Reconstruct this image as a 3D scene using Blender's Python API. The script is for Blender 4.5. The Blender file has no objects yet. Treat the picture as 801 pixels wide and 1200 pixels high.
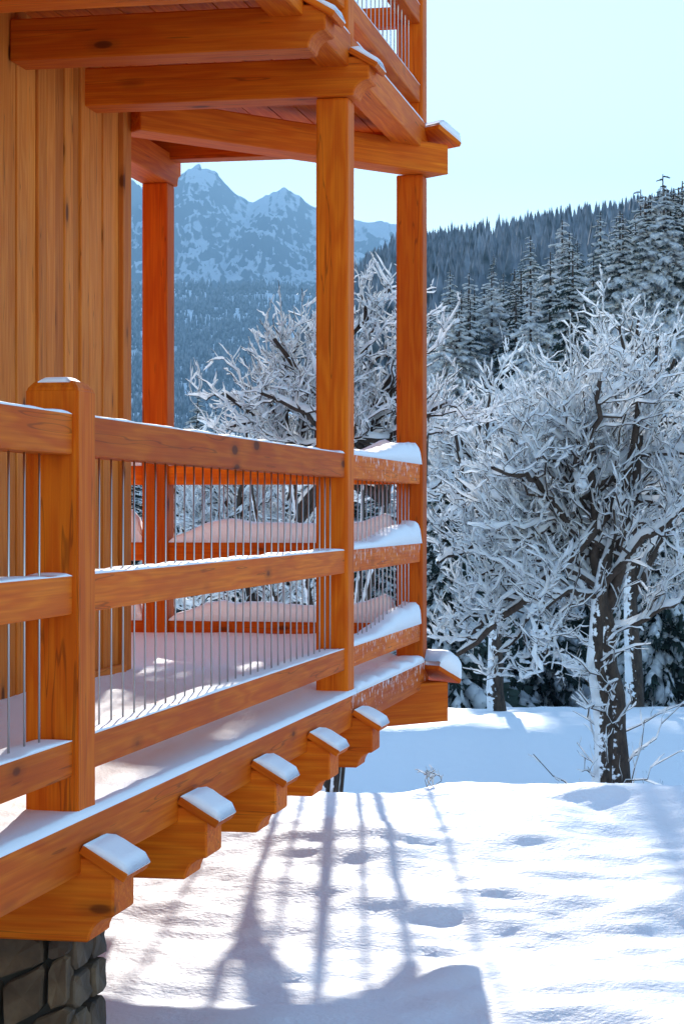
import bpy, bmesh, math, random
import numpy as np
from mathutils import Vector, Matrix, Quaternion

random.seed(7)
RNG = np.random.default_rng(11)
S = bpy.context.scene
COL = S.collection

# ------------------------------------------------------------------ camera, sky, sun, exposure
CAMZ = 1.65
F_PX = 2400.0                      # focal length in pixels of the 801 x 1200 photograph
HOR = 600.0
cam_d = bpy.data.cameras.new('camera')
cam_d.sensor_fit = 'VERTICAL'
cam_d.sensor_height = 36.0
cam_d.sensor_width = 24.0
cam_d.lens = F_PX / 1200.0 * 36.0
cam_d.clip_start = 0.05
cam_d.clip_end = 20000
cam = bpy.data.objects.new('camera', cam_d)
COL.objects.link(cam)
cam.location = (0, 0, CAMZ)
cam.rotation_euler = (math.radians(90), 0, 0)
S.camera = cam

SUN_EL = math.radians(12.6)
SUN_AZ = math.radians(0.5)         # to the right of the view axis (+Y)
world = bpy.data.worlds.new('World')
S.world = world
world.use_nodes = True
wn = world.node_tree
wn.nodes.clear()
wo = wn.nodes.new('ShaderNodeOutputWorld')
bg = wn.nodes.new('ShaderNodeBackground')
sky = wn.nodes.new('ShaderNodeTexSky')
sky.sky_type = 'NISHITA'
sky.sun_disc = False
sky.sun_elevation = SUN_EL
sky.sun_rotation = SUN_AZ
sky.altitude = 1500
sky.air_density = 1.0
sky.dust_density = 0.06
sky.ozone_density = 1.1
bg.inputs['Strength'].default_value = 0.15
wn.links.new(sky.outputs[0], bg.inputs[0])
wn.links.new(bg.outputs[0], wo.inputs[0])

sun_d = bpy.data.lights.new('sun', 'SUN')
sun_d.energy = 5.0
sun_d.angle = math.radians(0.5)
sun_d.color = (1.0, 0.96, 0.90)
sun = bpy.data.objects.new('sun', sun_d)
COL.objects.link(sun)
sdir = Vector((math.sin(SUN_AZ) * math.cos(SUN_EL), math.cos(SUN_AZ) * math.cos(SUN_EL), math.sin(SUN_EL)))
sun.rotation_mode = 'QUATERNION'
sun.rotation_quaternion = sdir.to_track_quat('Z', 'Y')
sun.location = (0, 60, 80)

S.view_settings.view_transform = 'Standard'
S.view_settings.look = 'None'
S.view_settings.exposure = 1.52
S.view_settings.gamma = 1.0
S.view_settings.use_curve_mapping = False
S.render.engine = 'CYCLES'
S.cycles.use_denoising = True
S.cycles.max_bounces = 10
S.cycles.diffuse_bounces = 6
S.cycles.glossy_bounces = 2
S.cycles.transmission_bounces = 6
S.cycles.volume_bounces = 0
S.cycles.sample_clamp_indirect = 6

# ------------------------------------------------------------------ small tools
def px(x, y, Y):
    """photo pixel -> world point at distance Y"""
    return np.array([(x - 400.5) / F_PX * Y, Y, CAMZ + (HOR - y) / F_PX * Y])

def tag(o, label=None, cat=None, group=None, kind=None):
    if label: o['label'] = label
    if cat: o['category'] = cat
    if group: o['group'] = group
    if kind: o['kind'] = kind
    return o

def empty(name, loc=(0, 0, 0), rz=0.0):
    o = bpy.data.objects.new(name, None)
    o.empty_display_size = 0.2
    COL.objects.link(o)
    o.location = loc
    o.rotation_euler = (0, 0, rz)
    return o

def mesh_np(name, verts, faces, mat=None, smooth=False):
    """verts (N,3) array, faces list of (M,k) arrays"""
    me = bpy.data.meshes.new(name)
    verts = np.asarray(verts, dtype=np.float32)
    if not isinstance(faces, list): faces = [faces]
    faces = [np.asarray(f, dtype=np.int32) for f in faces if len(f)]
    nl = sum(f.size for f in faces)
    npoly = sum(f.shape[0] for f in faces)
    me.vertices.add(len(verts)); me.vertices.foreach_set('co', verts.ravel())
    me.loops.add(nl); me.polygons.add(npoly)
    me.loops.foreach_set('vertex_index', np.concatenate([f.ravel() for f in faces]))
    tot = np.concatenate([np.full(f.shape[0], f.shape[1], dtype=np.int32) for f in faces])
    start = np.concatenate([[0], np.cumsum(tot)[:-1]]).astype(np.int32)
    me.polygons.foreach_set('loop_start', start)
    me.polygons.foreach_set('loop_total', tot)
    if smooth: me.polygons.foreach_set('use_smooth', np.ones(npoly, dtype=bool))
    me.update(calc_edges=True)
    if mat: me.materials.append(mat)
    return me

def link(name, me, parent=None, mat=None):
    o = bpy.data.objects.new(name, me)
    COL.objects.link(o)
    if parent is not None: o.parent = parent
    return o

# value noise -------------------------------------------------------
_T = np.random.default_rng(5).random((256, 256))
def vnoise(x, y):
    x = np.asarray(x, float); y = np.asarray(y, float)
    xi = np.floor(x).astype(int); yi = np.floor(y).astype(int)
    fx = x - xi; fy = y - yi
    fx = fx * fx * (3 - 2 * fx); fy = fy * fy * (3 - 2 * fy)
    a = _T[xi & 255, yi & 255]; b = _T[(xi + 1) & 255, yi & 255]
    c = _T[xi & 255, (yi + 1) & 255]; d = _T[(xi + 1) & 255, (yi + 1) & 255]
    return (a * (1 - fx) + b * fx) * (1 - fy) + (c * (1 - fx) + d * fx) * fy
def fbm(x, y, o=4, ridged=False, gain=.5):
    s = 0; a = 1; t = 0
    for i in range(o):
        n = vnoise(x * 2 ** i + 17.3 * i, y * 2 ** i + 9.1 * i)
        if ridged: n = 1 - np.abs(2 * n - 1)
        s = s + a * n; t += a; a *= gain
    return s / t
def sstep(a, b, x):
    t = np.clip((x - a) / (b - a), 0, 1)
    return t * t * (3 - 2 * t)

# ------------------------------------------------------------------ materials
def new_mat(name):
    m = bpy.data.materials.new(name); m.use_nodes = True
    nt = m.node_tree
    return m, nt, nt.nodes['Principled BSDF']
def N(nt, t, **kw):
    n = nt.nodes.new(t)
    for k, v in kw.items(): setattr(n, k, v)
    return n
def ramp(nt, stops, interp='LINEAR'):
    r = nt.nodes.new('ShaderNodeValToRGB'); r.color_ramp.interpolation = interp
    e = r.color_ramp.elements
    while len(e) < len(stops): e.new(0.5)
    for i, (p, c) in enumerate(stops):
        e[i].position = p; e[i].color = (*c, 1) if len(c) == 3 else c
    return r
def mixc(nt, fac, a, b, blend='MIX'):
    m = nt.nodes.new('ShaderNodeMix'); m.data_type = 'RGBA'; m.blend_type = blend
    for s, v in ((m.inputs[0], fac), (m.inputs[6], a), (m.inputs[7], b)):
        if hasattr(v, 'is_output'): nt.links.new(v, s)
        else: s.default_value = v if not isinstance(v, tuple) else (*v, 1)
    return m.outputs[2]
def math_n(nt, op, a, b=None):
    m = nt.nodes.new('ShaderNodeMath'); m.operation = op
    for i, v in enumerate((a, b)):
        if v is None: continue
        if hasattr(v, 'is_output'): nt.links.new(v, m.inputs[i])
        else: m.inputs[i].default_value = v
    return m.outputs[0]

def wood_mat(name, base=(0.66, 0.120, 0.003), dark=(0.44, 0.050, 0.001), light=(0.80, 0.200, 0.008), frost=False):
    m, nt, P = new_mat(name)
    tc = N(nt, 'ShaderNodeTexCoord'); oi = N(nt, 'ShaderNodeObjectInfo')
    add = N(nt, 'ShaderNodeVectorMath', operation='MULTIPLY_ADD')
    nt.links.new(oi.outputs['Random'], add.inputs[0]); add.inputs[1].default_value = (37.0, 11.0, 23.0)
    nt.links.new(tc.outputs['Object'], add.inputs[2])
    co = add.outputs[0]
    def mapped(sc):
        mp = N(nt, 'ShaderNodeMapping'); mp.inputs['Scale'].default_value = sc
        nt.links.new(co, mp.inputs['Vector']); return mp.outputs[0]
    # growth rings stretched along the piece
    n0 = N(nt, 'ShaderNodeTexNoise'); n0.inputs['Scale'].default_value = 1.0; n0.inputs['Detail'].default_value = 3
    nt.links.new(mapped((0.9, 9, 9)), n0.inputs['Vector'])
    rings = math_n(nt, 'SINE', math_n(nt, 'MULTIPLY', n0.outputs['Fac'], 48.0))
    rings = math_n(nt, 'MULTIPLY_ADD', rings, 0.5); rings.node.inputs[2].default_value = 0.5
    n1 = N(nt, 'ShaderNodeTexNoise'); n1.inputs['Scale'].default_value = 1.0; n1.inputs['Detail'].default_value = 5
    nt.links.new(mapped((2.2, 130, 130)), n1.inputs['Vector'])
    n2 = N(nt, 'ShaderNodeTexNoise'); n2.inputs['Scale'].default_value = 1.3; n2.inputs['Detail'].default_value = 2
    nt.links.new(co, n2.inputs['Vector'])
    c = mixc(nt, math_n(nt, 'MULTIPLY', rings, 0.7), base, light)
    gr = ramp(nt, [(0.32, (0, 0, 0)), (0.68, (1, 1, 1))]); nt.links.new(n1.outputs['Fac'], gr.inputs[0])
    c = mixc(nt, math_n(nt, 'MULTIPLY', gr.outputs[0], 0.5), c, dark)
    n4 = N(nt, 'ShaderNodeTexNoise'); n4.inputs['Scale'].default_value = 1.0; n4.inputs['Detail'].default_value = 2
    nt.links.new(mapped((1.1, 22, 22)), n4.inputs['Vector'])
    chk = ramp(nt, [(0.0, (1, 1, 1)), (0.006, (0.8, 0.8, 0.8)), (0.012, (0, 0, 0))])
    nt.links.new(math_n(nt, 'ABSOLUTE', math_n(nt, 'SUBTRACT', n4.outputs['Fac'], 0.64)), chk.inputs[0])
    c = mixc(nt, math_n(nt, 'MULTIPLY', chk.outputs[0], 0.45), c, (0.05, 0.010, 0.002))
    tone = ramp(nt, [(0.3, (0.86, 0.80, 0.76)), (0.75, (1.12, 1.10, 1.08))])
    nt.links.new(n2.outputs['Fac'], tone.inputs[0])
    c = mixc(nt, 0.85, c, tone.outputs[0], 'MULTIPLY')
    rr = ramp(nt, [(0.0, (0.80, 0.74, 0.7)), (0.5, (1, 1, 1)), (1.0, (1.14, 1.2, 1.25))])
    nt.links.new(oi.outputs['Random'], rr.inputs[0])
    c = mixc(nt, 1.0, c, rr.outputs[0], 'MULTIPLY')
    # knots
    vo = N(nt, 'ShaderNodeTexVoronoi'); vo.inputs['Scale'].default_value = 1.0
    nt.links.new(mapped((2.6, 6.5, 6.5)), vo.inputs['Vector'])
    kn = ramp(nt, [(0.07, (1, 1, 1)), (0.10, (0.9, 0.9, 0.9)), (0.125, (0.35, 0.35, 0.35)), (0.24, (0, 0, 0))])
    nt.links.new(vo.outputs['Distance'], kn.inputs[0])
    sep = N(nt, 'ShaderNodeSeparateColor'); nt.links.new(vo.outputs['Color'], sep.inputs[0])
    pick = math_n(nt, 'GREATER_THAN', sep.outputs[0], 0.40)
    c = mixc(nt, math_n(nt, 'MULTIPLY', kn.outputs[0], math_n(nt, 'MULTIPLY', pick, 0.85)), c, (0.075, 0.012, 0.001))
    rough = 0.5
    if frost:
        nf = N(nt, 'ShaderNodeTexNoise'); nf.inputs['Scale'].default_value = 1.0; nf.inputs['Detail'].default_value = 6; nf.inputs['Roughness'].default_value = 0.7
        nt.links.new(mapped((30, 20, 24)), nf.inputs['Vector'])
        sx = N(nt, 'ShaderNodeSeparateXYZ'); nt.links.new(tc.outputs['Object'], sx.inputs[0])
        h = math_n(nt, 'MULTIPLY_ADD', sx.outputs['Z'], 0.9); h.node.inputs[2].default_value = 0.0
        v = math_n(nt, 'ADD', nf.outputs['Fac'], h)
        fr = ramp(nt, [(0.57, (0, 0, 0)), (0.66, (0.7, 0.7, 0.7))])
        nt.links.new(v, fr.inputs[0])
        c = mixc(nt, fr.outputs[0], c, (0.80, 0.80, 0.82))
    nt.links.new(c, P.inputs['Base Color'])
    P.inputs['Roughness'].default_value = 0.6
    P.inputs['Specular IOR Level'].default_value = 0.12
    b = N(nt, 'ShaderNodeBump'); b.inputs['Strength'].default_value = 0.25; b.inputs['Distance'].default_value = 0.004
    nt.links.new(n1.outputs['Fac'], b.inputs['Height']); nt.links.new(b.outputs[0], P.inputs['Normal'])
    return m

def snow_mat(name, col=(0.86, 0.88, 0.91), bs=60.0, bd=0.004, strength=0.5, coarse=None):
    m, nt, P = new_mat(name)
    tc = N(nt, 'ShaderNodeTexCoord')
    n = N(nt, 'ShaderNodeTexNoise'); n.inputs['Scale'].default_value = bs; n.inputs['Detail'].default_value = 4
    nt.links.new(tc.outputs['Object'], n.inputs['Vector'])
    b = N(nt, 'ShaderNodeBump'); b.inputs['Strength'].default_value = strength; b.inputs['Distance'].default_value = bd
    nt.links.new(n.outputs['Fac'], b.inputs['Height'])
    last = b
    if coarse:
        n2 = N(nt, 'ShaderNodeTexNoise'); n2.inputs['Scale'].default_value = coarse[0]; n2.inputs['Detail'].default_value = 5
        nt.links.new(tc.outputs['Object'], n2.inputs['Vector'])
        b2 = N(nt, 'ShaderNodeBump'); b2.inputs['Strength'].default_value = 1.0; b2.inputs['Distance'].default_value = coarse[1]
        nt.links.new(n2.outputs['Fac'], b2.inputs['Height']); nt.links.new(b.outputs[0], b2.inputs['Normal'])
        last = b2
    nt.links.new(last.outputs[0], P.inputs['Normal'])
    P.inputs['Base Color'].default_value = (*col, 1)
    P.inputs['Roughness'].default_value = 0.65
    P.inputs['Specular IOR Level'].default_value = 0.25
    return m

def plain_mat(name, col, rough=0.7, var=0.0, scale=8.0, metal=0.0, bump=0.0):
    m, nt, P = new_mat(name)
    P.inputs['Roughness'].default_value = rough; P.inputs['Metallic'].default_value = metal
    P.inputs['Specular IOR Level'].default_value = 0.3
    if var:
        tc = N(nt, 'ShaderNodeTexCoord'); n = N(nt, 'ShaderNodeTexNoise')
        n.inputs['Scale'].default_value = scale; n.inputs['Detail'].default_value = 5
        nt.links.new(tc.outputs['Object'], n.inputs['Vector'])
        oi = N(nt, 'ShaderNodeObjectInfo')
        f = math_n(nt, 'ADD', n.outputs['Fac'], math_n(nt, 'MULTIPLY', oi.outputs['Random'], 0.25))
        r = ramp(nt, [(0.35, tuple(c * (1 - var) for c in col)), (0.85, tuple(c * (1 + var) for c in col))])
        nt.links.new(f, r.inputs[0]); nt.links.new(r.outputs[0], P.inputs['Base Color'])
        if bump:
            b = N(nt, 'ShaderNodeBump'); b.inputs['Distance'].default_value = bump
            nt.links.new(n.outputs['Fac'], b.inputs['Height']); nt.links.new(b.outputs[0], P.inputs['Normal'])
    else:
        P.inputs['Base Color'].default_value = (*col, 1)
    return m

M_WOOD = wood_mat('oiled_larch')
M_FROSTWOOD = wood_mat('oiled_larch_with_frost', frost=True)
M_BOARD = wood_mat('larch_cladding', base=(0.68, 0.200, 0.024), dark=(0.50, 0.110, 0.008), light=(0.80, 0.290, 0.050))
M_SNOW = snow_mat('fresh_snow', bs=45, bd=0.006, strength=0.6, coarse=(7.0, 0.010))
M_CAP = snow_mat('settled_snow', bs=90, bd=0.003, strength=0.5)
M_TWIGSNOW = snow_mat('rime_snow', col=(0.95, 0.955, 0.96), bs=40, bd=0.004, strength=0.5)
def let_through(m, f):
    nt = m.node_tree; out = nt.nodes['Material Output']; P = nt.nodes['Principled BSDF']
    t = N(nt, 'ShaderNodeBsdfTranslucent'); t.inputs[0].default_value = (0.96, 0.965, 0.97, 1)
    mx = N(nt, 'ShaderNodeMixShader'); mx.inputs[0].default_value = f
    nt.links.new(P.outputs[0], mx.inputs[1]); nt.links.new(t.outputs[0], mx.inputs[2]); nt.links.new(mx.outputs[0], out.inputs['Surface'])
let_through(M_TWIGSNOW, 0.62)
M_METAL = plain_mat('steel_rod', (0.55, 0.53, 0.50), rough=0.35, metal=1.0)
M_BARK = plain_mat('dark_bark', (0.045, 0.030, 0.022), rough=0.9, var=0.5, scale=22, bump=0.02)
def bark_mat():
    m, nt, P = new_mat('bark_with_plastered_snow')
    tc = N(nt, 'ShaderNodeTexCoord'); ge = N(nt, 'ShaderNodeNewGeometry')
    mp = N(nt, 'ShaderNodeMapping'); mp.inputs['Scale'].default_value = (9, 9, 3.5); nt.links.new(tc.outputs['Object'], mp.inputs[0])
    n = N(nt, 'ShaderNodeTexNoise'); n.inputs['Scale'].default_value = 1.6; n.inputs['Detail'].default_value = 7; n.inputs['Roughness'].default_value = .65
    nt.links.new(mp.outputs[0], n.inputs['Vector'])
    r = ramp(nt, [(0.35, (0.018, 0.011, 0.008)), (0.7, (0.085, 0.055, 0.036))]); nt.links.new(n.outputs['Fac'], r.inputs[0])
    n2 = N(nt, 'ShaderNodeTexNoise'); n2.inputs['Scale'].default_value = 14; n2.inputs['Detail'].default_value = 5
    nt.links.new(tc.outputs['Object'], n2.inputs['Vector'])
    sx = N(nt, 'ShaderNodeSeparateXYZ'); nt.links.new(ge.outputs['Normal'], sx.inputs[0])
    f = math_n(nt, 'ADD', n2.outputs['Fac'], math_n(nt, 'MULTIPLY', sx.outputs['X'], -0.28))
    fr = ramp(nt, [(0.60, (0, 0, 0)), (0.66, (1, 1, 1))]); nt.links.new(f, fr.inputs[0])
    nt.links.new(mixc(nt, fr.outputs[0], r.outputs[0], (0.82, 0.84, 0.87)), P.inputs['Base Color'])
    P.inputs['Roughness'].default_value = 0.9
    b = N(nt, 'ShaderNodeBump'); b.inputs['Distance'].default_value = 0.05
    nt.links.new(n.outputs['Fac'], b.inputs['Height']); nt.links.new(b.outputs[0], P.inputs['Normal'])
    return m
M_TRUNK = bark_mat()
M_NEEDLE = plain_mat('spruce_needles', (0.022, 0.038, 0.030), rough=0.8, var=0.5, scale=3)
M_RIMED = plain_mat('rimed_needles', (0.46, 0.50, 0.54), rough=0.8, var=0.35, scale=3)
M_FROSTED = plain_mat('frosted_needles', (0.10, 0.135, 0.14), rough=0.8, var=0.5, scale=3)
M_MORTAR = plain_mat('dark_mortar', (0.045, 0.040, 0.034), rough=0.95, var=0.3)

def stone_mat():
    m, nt, P = new_mat('rubble_stone')
    tc = N(nt, 'ShaderNodeTexCoord'); oi = N(nt, 'ShaderNodeObjectInfo')
    n = N(nt, 'ShaderNodeTexNoise'); n.inputs['Scale'].default_value = 9; n.inputs['Detail'].default_value = 7
    nt.links.new(tc.outputs['Object'], n.inputs['Vector'])
    r = ramp(nt, [(0.3, (0.040, 0.024, 0.014)), (0.55, (0.105, 0.066, 0.038)), (0.8, (0.20, 0.135, 0.080))])
    nt.links.new(n.outputs['Fac'], r.inputs[0])
    rr = ramp(nt, [(0.0, (0.55, 0.5, 0.5)), (1.0, (1.25, 1.2, 1.05))]); nt.links.new(oi.outputs['Random'], rr.inputs[0])
    nt.links.new(mixc(nt, 1.0, r.outputs[0], rr.outputs[0], 'MULTIPLY'), P.inputs['Base Color'])
    P.inputs['Roughness'].default_value = 0.9
    b = N(nt, 'ShaderNodeBump'); b.inputs['Distance'].default_value = 0.02
    nt.links.new(n.outputs['Fac'], b.inputs['Height']); nt.links.new(b.outputs[0], P.inputs['Normal'])
    return m
M_STONE = stone_mat()

def mountain_mat():
    m, nt, P = new_mat('snowy_rock')
    tc = N(nt, 'ShaderNodeTexCoord'); ge = N(nt, 'ShaderNodeNewGeometry')
    n = N(nt, 'ShaderNodeTexNoise'); n.inputs['Scale'].default_value = 0.016; n.inputs['Detail'].default_value = 12; n.inputs['Roughness'].default_value = 0.72
    nt.links.new(tc.outputs['Object'], n.inputs['Vector'])
    sx = N(nt, 'ShaderNodeSeparateXYZ'); nt.links.new(ge.outputs['Normal'], sx.inputs[0])
    v = math_n(nt, 'ADD', sx.outputs['Z'], math_n(nt, 'MULTIPLY', n.outputs['Fac'], 0.6))
    r = ramp(nt, [(0.92, (0, 0, 0)), (1.12, (1, 1, 1))])
    r.color_ramp.elements[0].position = 0.515; r.color_ramp.elements[1].position = 0.560
    nt.links.new(math_n(nt, 'MULTIPLY', v, 0.5), r.inputs[0])
    nt.links.new(mixc(nt, r.outputs[0], (0.07, 0.075, 0.085), (0.80, 0.82, 0.86)), P.inputs['Base Color'])
    P.inputs['Roughness'].default_value = 0.9
    b = N(nt, 'ShaderNodeBump'); b.inputs['Distance'].default_value = 22.0
    nt.links.new(n.outputs['Fac'], b.inputs['Height']); nt.links.new(b.outputs[0], P.inputs['Normal'])
    return m
M_MOUNT = mountain_mat()

def far_forest_mat():
    m, nt, P = new_mat('snow_dusted_forest')
    tc = N(nt, 'ShaderNodeTexCoord'); ge = N(nt, 'ShaderNodeNewGeometry')
    n = N(nt, 'ShaderNodeTexNoise'); n.inputs['Scale'].default_value = 0.25; n.inputs['Detail'].default_value = 4
    nt.links.new(tc.outputs['Object'], n.inputs['Vector'])
    sx = N(nt, 'ShaderNodeSeparateXYZ'); nt.links.new(ge.outputs['Normal'], sx.inputs[0])
    r = ramp(nt, [(0.56, (0.016, 0.030, 0.032)), (0.95, (0.30, 0.33, 0.37))])
    nt.links.new(math_n(nt, 'ADD', n.outputs['Fac'], math_n(nt, 'MULTIPLY', sx.outputs['Z'], 0.25)), r.inputs[0])
    nt.links.new(r.outputs[0], P.inputs['Base Color'])
    P.inputs['Roughness'].default_value = 0.9
    return m
M_FARFOREST = far_forest_mat()

# ------------------------------------------------------------------ terrain
PY = [-400, 0, 8.0, 11.9, 12.3, 12.8, 14.5, 19, 24.5, 26, 29.2, 30.4, 36, 42, 60, 120, 250, 800, 1100, 1500, 2000, 2800, 3300, 7000]
PZ = [-.27, -.27, -.24, 0.0, 0.0, -0.06, -0.70, -1.75, -2.45, -2.60, -1.46, -1.40, -1.8, -2.8, -4.5, -6, -8, -8, -6, 50, 140, 300, 330, 330]
AY = [40, 100, 200, 300, 450, 700, 780, 1000, 1400]
AZ = [0, 2, 8, 20, 45, 84, 82, 45, 0]
def ground(X, Y):
    X = np.asarray(X, float); Y = np.asarray(Y, float)
    # wavy plateau edge
    w = (vnoise(X * 0.5 + 3, X * 0.1) - .5) * 1.0 * sstep(5, 9, Y) * (1 - sstep(30, 50, Y))
    z = np.interp(Y + w, PY, PZ)
    near = 1 - sstep(20, 60, np.hypot(X, Y))
    z = z + near * ((fbm(X * .55 + 4, Y * .55, 3) - .5) * .20 + (fbm(X * 1.5 + 1.7, Y * 1.9, 3) - .5) * .085
                    + (fbm(X * 4 + 8, Y * 5, 3) - .5) * .034)
    # rounded hummocks
    mh = vnoise(X * 1.15 + 31, Y * 1.0 + 2)
    z = z + near * .06 * sstep(.55, .95, mh)
    far = sstep(40, 120, Y)
    t = X / np.maximum(Y, 1)
    hill = np.interp(Y, AY, AZ) * sstep(-0.09, .03, t)
    coef = np.interp(Y, [60, 200, 700, 1200], [0.12, .34, .12, 0])
    hill = hill + coef * np.clip(X - 2, 0, 400) * sstep(50, 120, Y)
    left = np.interp(Y, [80, 400, 1200], [0, 10, 0]) * sstep(-0.10, -.25, t)
    z = z + far * (hill + left) + sstep(60, 300, Y) * (fbm(X / 60., Y / 60., 3) - .5) * np.interp(Y, [60, 300, 3000], [0, 5, 30])
    return z

def axis(fine0, fine1, d, lo, hi, g=1.16):
    a = list(np.arange(fine0, fine1 + 1e-6, d))
    s = d; x = fine1
    while x < hi: s *= g; x += s; a.append(min(x, hi))
    s = d; x = fine0; b = []
    while x > lo: s *= g; x -= s; b.append(max(x, lo))
    return np.array(b[::-1] + a)
gx = axis(-2.4, 4.6, 0.05, -3800, 3800, 1.11)
gy = axis(5.4, 14.5, 0.05, -380, 6800, 1.03)
GX, GY = np.meshgrid(gx, gy, indexing='ij')
GZ = ground(GX, GY)
def grid_faces(nx, ny):
    i = np.arange(nx - 1)[:, None] * ny + np.arange(ny - 1)[None, :]
    i = i.ravel()
    return np.stack([i, i + ny, i + ny + 1, i + 1], 1)
V = np.stack([GX, GY, GZ], -1).reshape(-1, 3)
g = link('ground', mesh_np('ground', V, grid_faces(len(gx), len(gy)), M_SNOW, True))
tag(g, 'snow covered ground with soft hummocks falling to the valley', kind='structure')

# mountain: crest follows the skyline seen in the photograph
MC = [(-3000, 330), (-1200, 360), (-300, 300), (0, 255), (90, 232), (150, 216), (178, 226), (200, 222), (215, 206), (231, 199), (253, 206), (272, 224), (291, 239), (303, 234), (320, 223), (334, 219), (350, 226),
      (372, 240), (395, 247), (420, 253), (445, 258), (465, 262), (500, 268), (560, 280), (700, 300), (900, 290), (1300, 330), (3600, 360)]
def mountain():
    Yc = 5200.0
    xs = np.concatenate([np.linspace(-3700, -760, 90), np.linspace(-750, 500, 420), np.linspace(515, 3700, 100)])
    ys = np.concatenate([np.linspace(2900, 5600, 300), np.linspace(5640, 6750, 24)])
    X, Y = np.meshgrid(xs, ys, indexing='ij')
    pxs = 400.5 + X / Yc * F_PX
    cz = CAMZ + (HOR - np.interp(pxs, [a for a, b in MC], [b for a, b in MC])) / F_PX * Yc
    cz = cz + (fbm(X / 40., X * 0, 3) - .5) * 26
    yc = Yc + (fbm(X / 500. + 3, X * 0, 2) - .5) * 300
    t = np.clip((Y - 2900) / (yc - 2900), 0, 1)
    up = 240 + (cz - 240) * (0.20 * t + 0.80 * t ** 2.1)
    k = np.sin(np.pi * np.clip(t, 0, 1)) ** 0.8
    rid = fbm(X / 420. + 2 + Y / 2500., Y / 900., 6, ridged=True, gain=.55) - .62
    rid2 = fbm(X / 130. + 7 + Y / 900, Y / 210., 4, ridged=True) - .6
    rid3 = fbm(X / 34. + 1 + Y / 300, Y / 70., 3, ridged=True) - .6
    z = up + k * t * (rid * 360 + rid2 * 200 + rid3 * 60)
    down = cz - (Y - yc) * 0.75 + rid * 120
    z = np.where(Y <= yc, z, np.maximum(down, 100))
    return mesh_np('mountain', np.stack([X, Y, z], -1).reshape(-1, 3), grid_faces(len(xs), len(ys)), M_MOUNT, False)
mo = link('mountain', mountain())
tag(mo, 'rocky snow streaked mountain range with two peaks beyond the forest', kind='structure')

# ------------------------------------------------------------------ house
U_ANG = math.radians(-11.25)
HB = np.array([-0.707, 5.5, CAMZ - 0.82])
house = empty('timber_house', tuple(HB), U_ANG)
tag(house, 'orange timber house with two stacked balconies on a rubble stone pier', 'house')

def frame(p0, p1, up=(0, 0, 1)):
    p0 = Vector(p0); p1 = Vector(p1)
    x = (p1 - p0).normalized()
    u = Vector(up)
    if abs(x.dot(u)) > .95: u = Vector((1, 0, 0))
    y = u.cross(x).normalized(); z = x.cross(y)
    m = Matrix((x, y, z)).transposed().to_4x4()
    m.translation = (p0 + p1) / 2
    return m, (p1 - p0).length
_cache = {}
def box_mesh(L, w, h, bev, mat):
    key = (round(L, 3), round(w, 3), round(h, 3), bev, mat.name)
    if key in _cache: return _cache[key]
    bm = bmesh.new()
    bmesh.ops.create_cube(bm, size=1)
    for v in bm.verts: v.co = (v.co.x * L, v.co.y * w, v.co.z * h)
    if bev: bmesh.ops.bevel(bm, geom=bm.edges[:], offset=bev, segments=2, affect='EDGES', profile=.6)
    me = bpy.data.meshes.new('timber'); bm.to_mesh(me); bm.free()
    me.materials.append(mat); _cache[key] = me
    return me
def beam(name, p0, p1, w, h, parent=house, mat=M_WOOD, up=(0, 0, 1), bev=.007):
    m, L = frame(p0, p1, up)
    o = link(name, box_mesh(L, w, h, bev, mat))
    sub(o, parent, m)
    return o
_MAT = {}
def sub(o, parent, m):
    """place o at matrix m of the house frame under parent"""
    o.parent = parent
    _MAT[o.name] = m.copy()
    o.matrix_local = m if parent is house else _MAT[parent.name].inverted() @ m
def bx(name, x0, x1, y0, y1, z0, z1, parent=house, mat=M_WOOD, axis='y', bev=.007):
    c = ((x0 + x1) / 2, (y0 + y1) / 2, (z0 + z1) / 2)
    if axis == 'x': return beam(name, (x0, c[1], c[2]), (x1, c[1], c[2]), y1 - y0, z1 - z0, parent, mat, bev=bev)
    if axis == 'y': return beam(name, (c[0], y0, c[2]), (c[0], y1, c[2]), x1 - x0, z1 - z0, parent, mat, bev=bev)
    return beam(name, (c[0], c[1], z0), (c[0], c[1], z1), y1 - y0, x1 - x0, parent, mat, bev=bev)

def prism_mesh(prof, w, mat, bev=.006):
    bm = bmesh.new()
    a = [bm.verts.new((x, -w / 2, z)) for x, z in prof]
    b = [bm.verts.new((x, w / 2, z)) for x, z in prof]
    n = len(prof)
    bm.faces.new(a); bm.faces.new(b[::-1])
    for i in range(n): bm.faces.new((a[i], b[i], b[(i + 1) % n], a[(i + 1) % n]))
    bmesh.ops.recalc_face_normals(bm, faces=bm.faces[:])
    if bev: bmesh.ops.bevel(bm, geom=[e for e in bm.edges if len(e.link_faces) == 2 and e.calc_face_angle() > .9], offset=bev, segments=1, affect='EDGES')
    me = bpy.data.meshes.new('timber'); bm.to_mesh(me); bm.free(); me.materials.append(mat)
    return me

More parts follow.
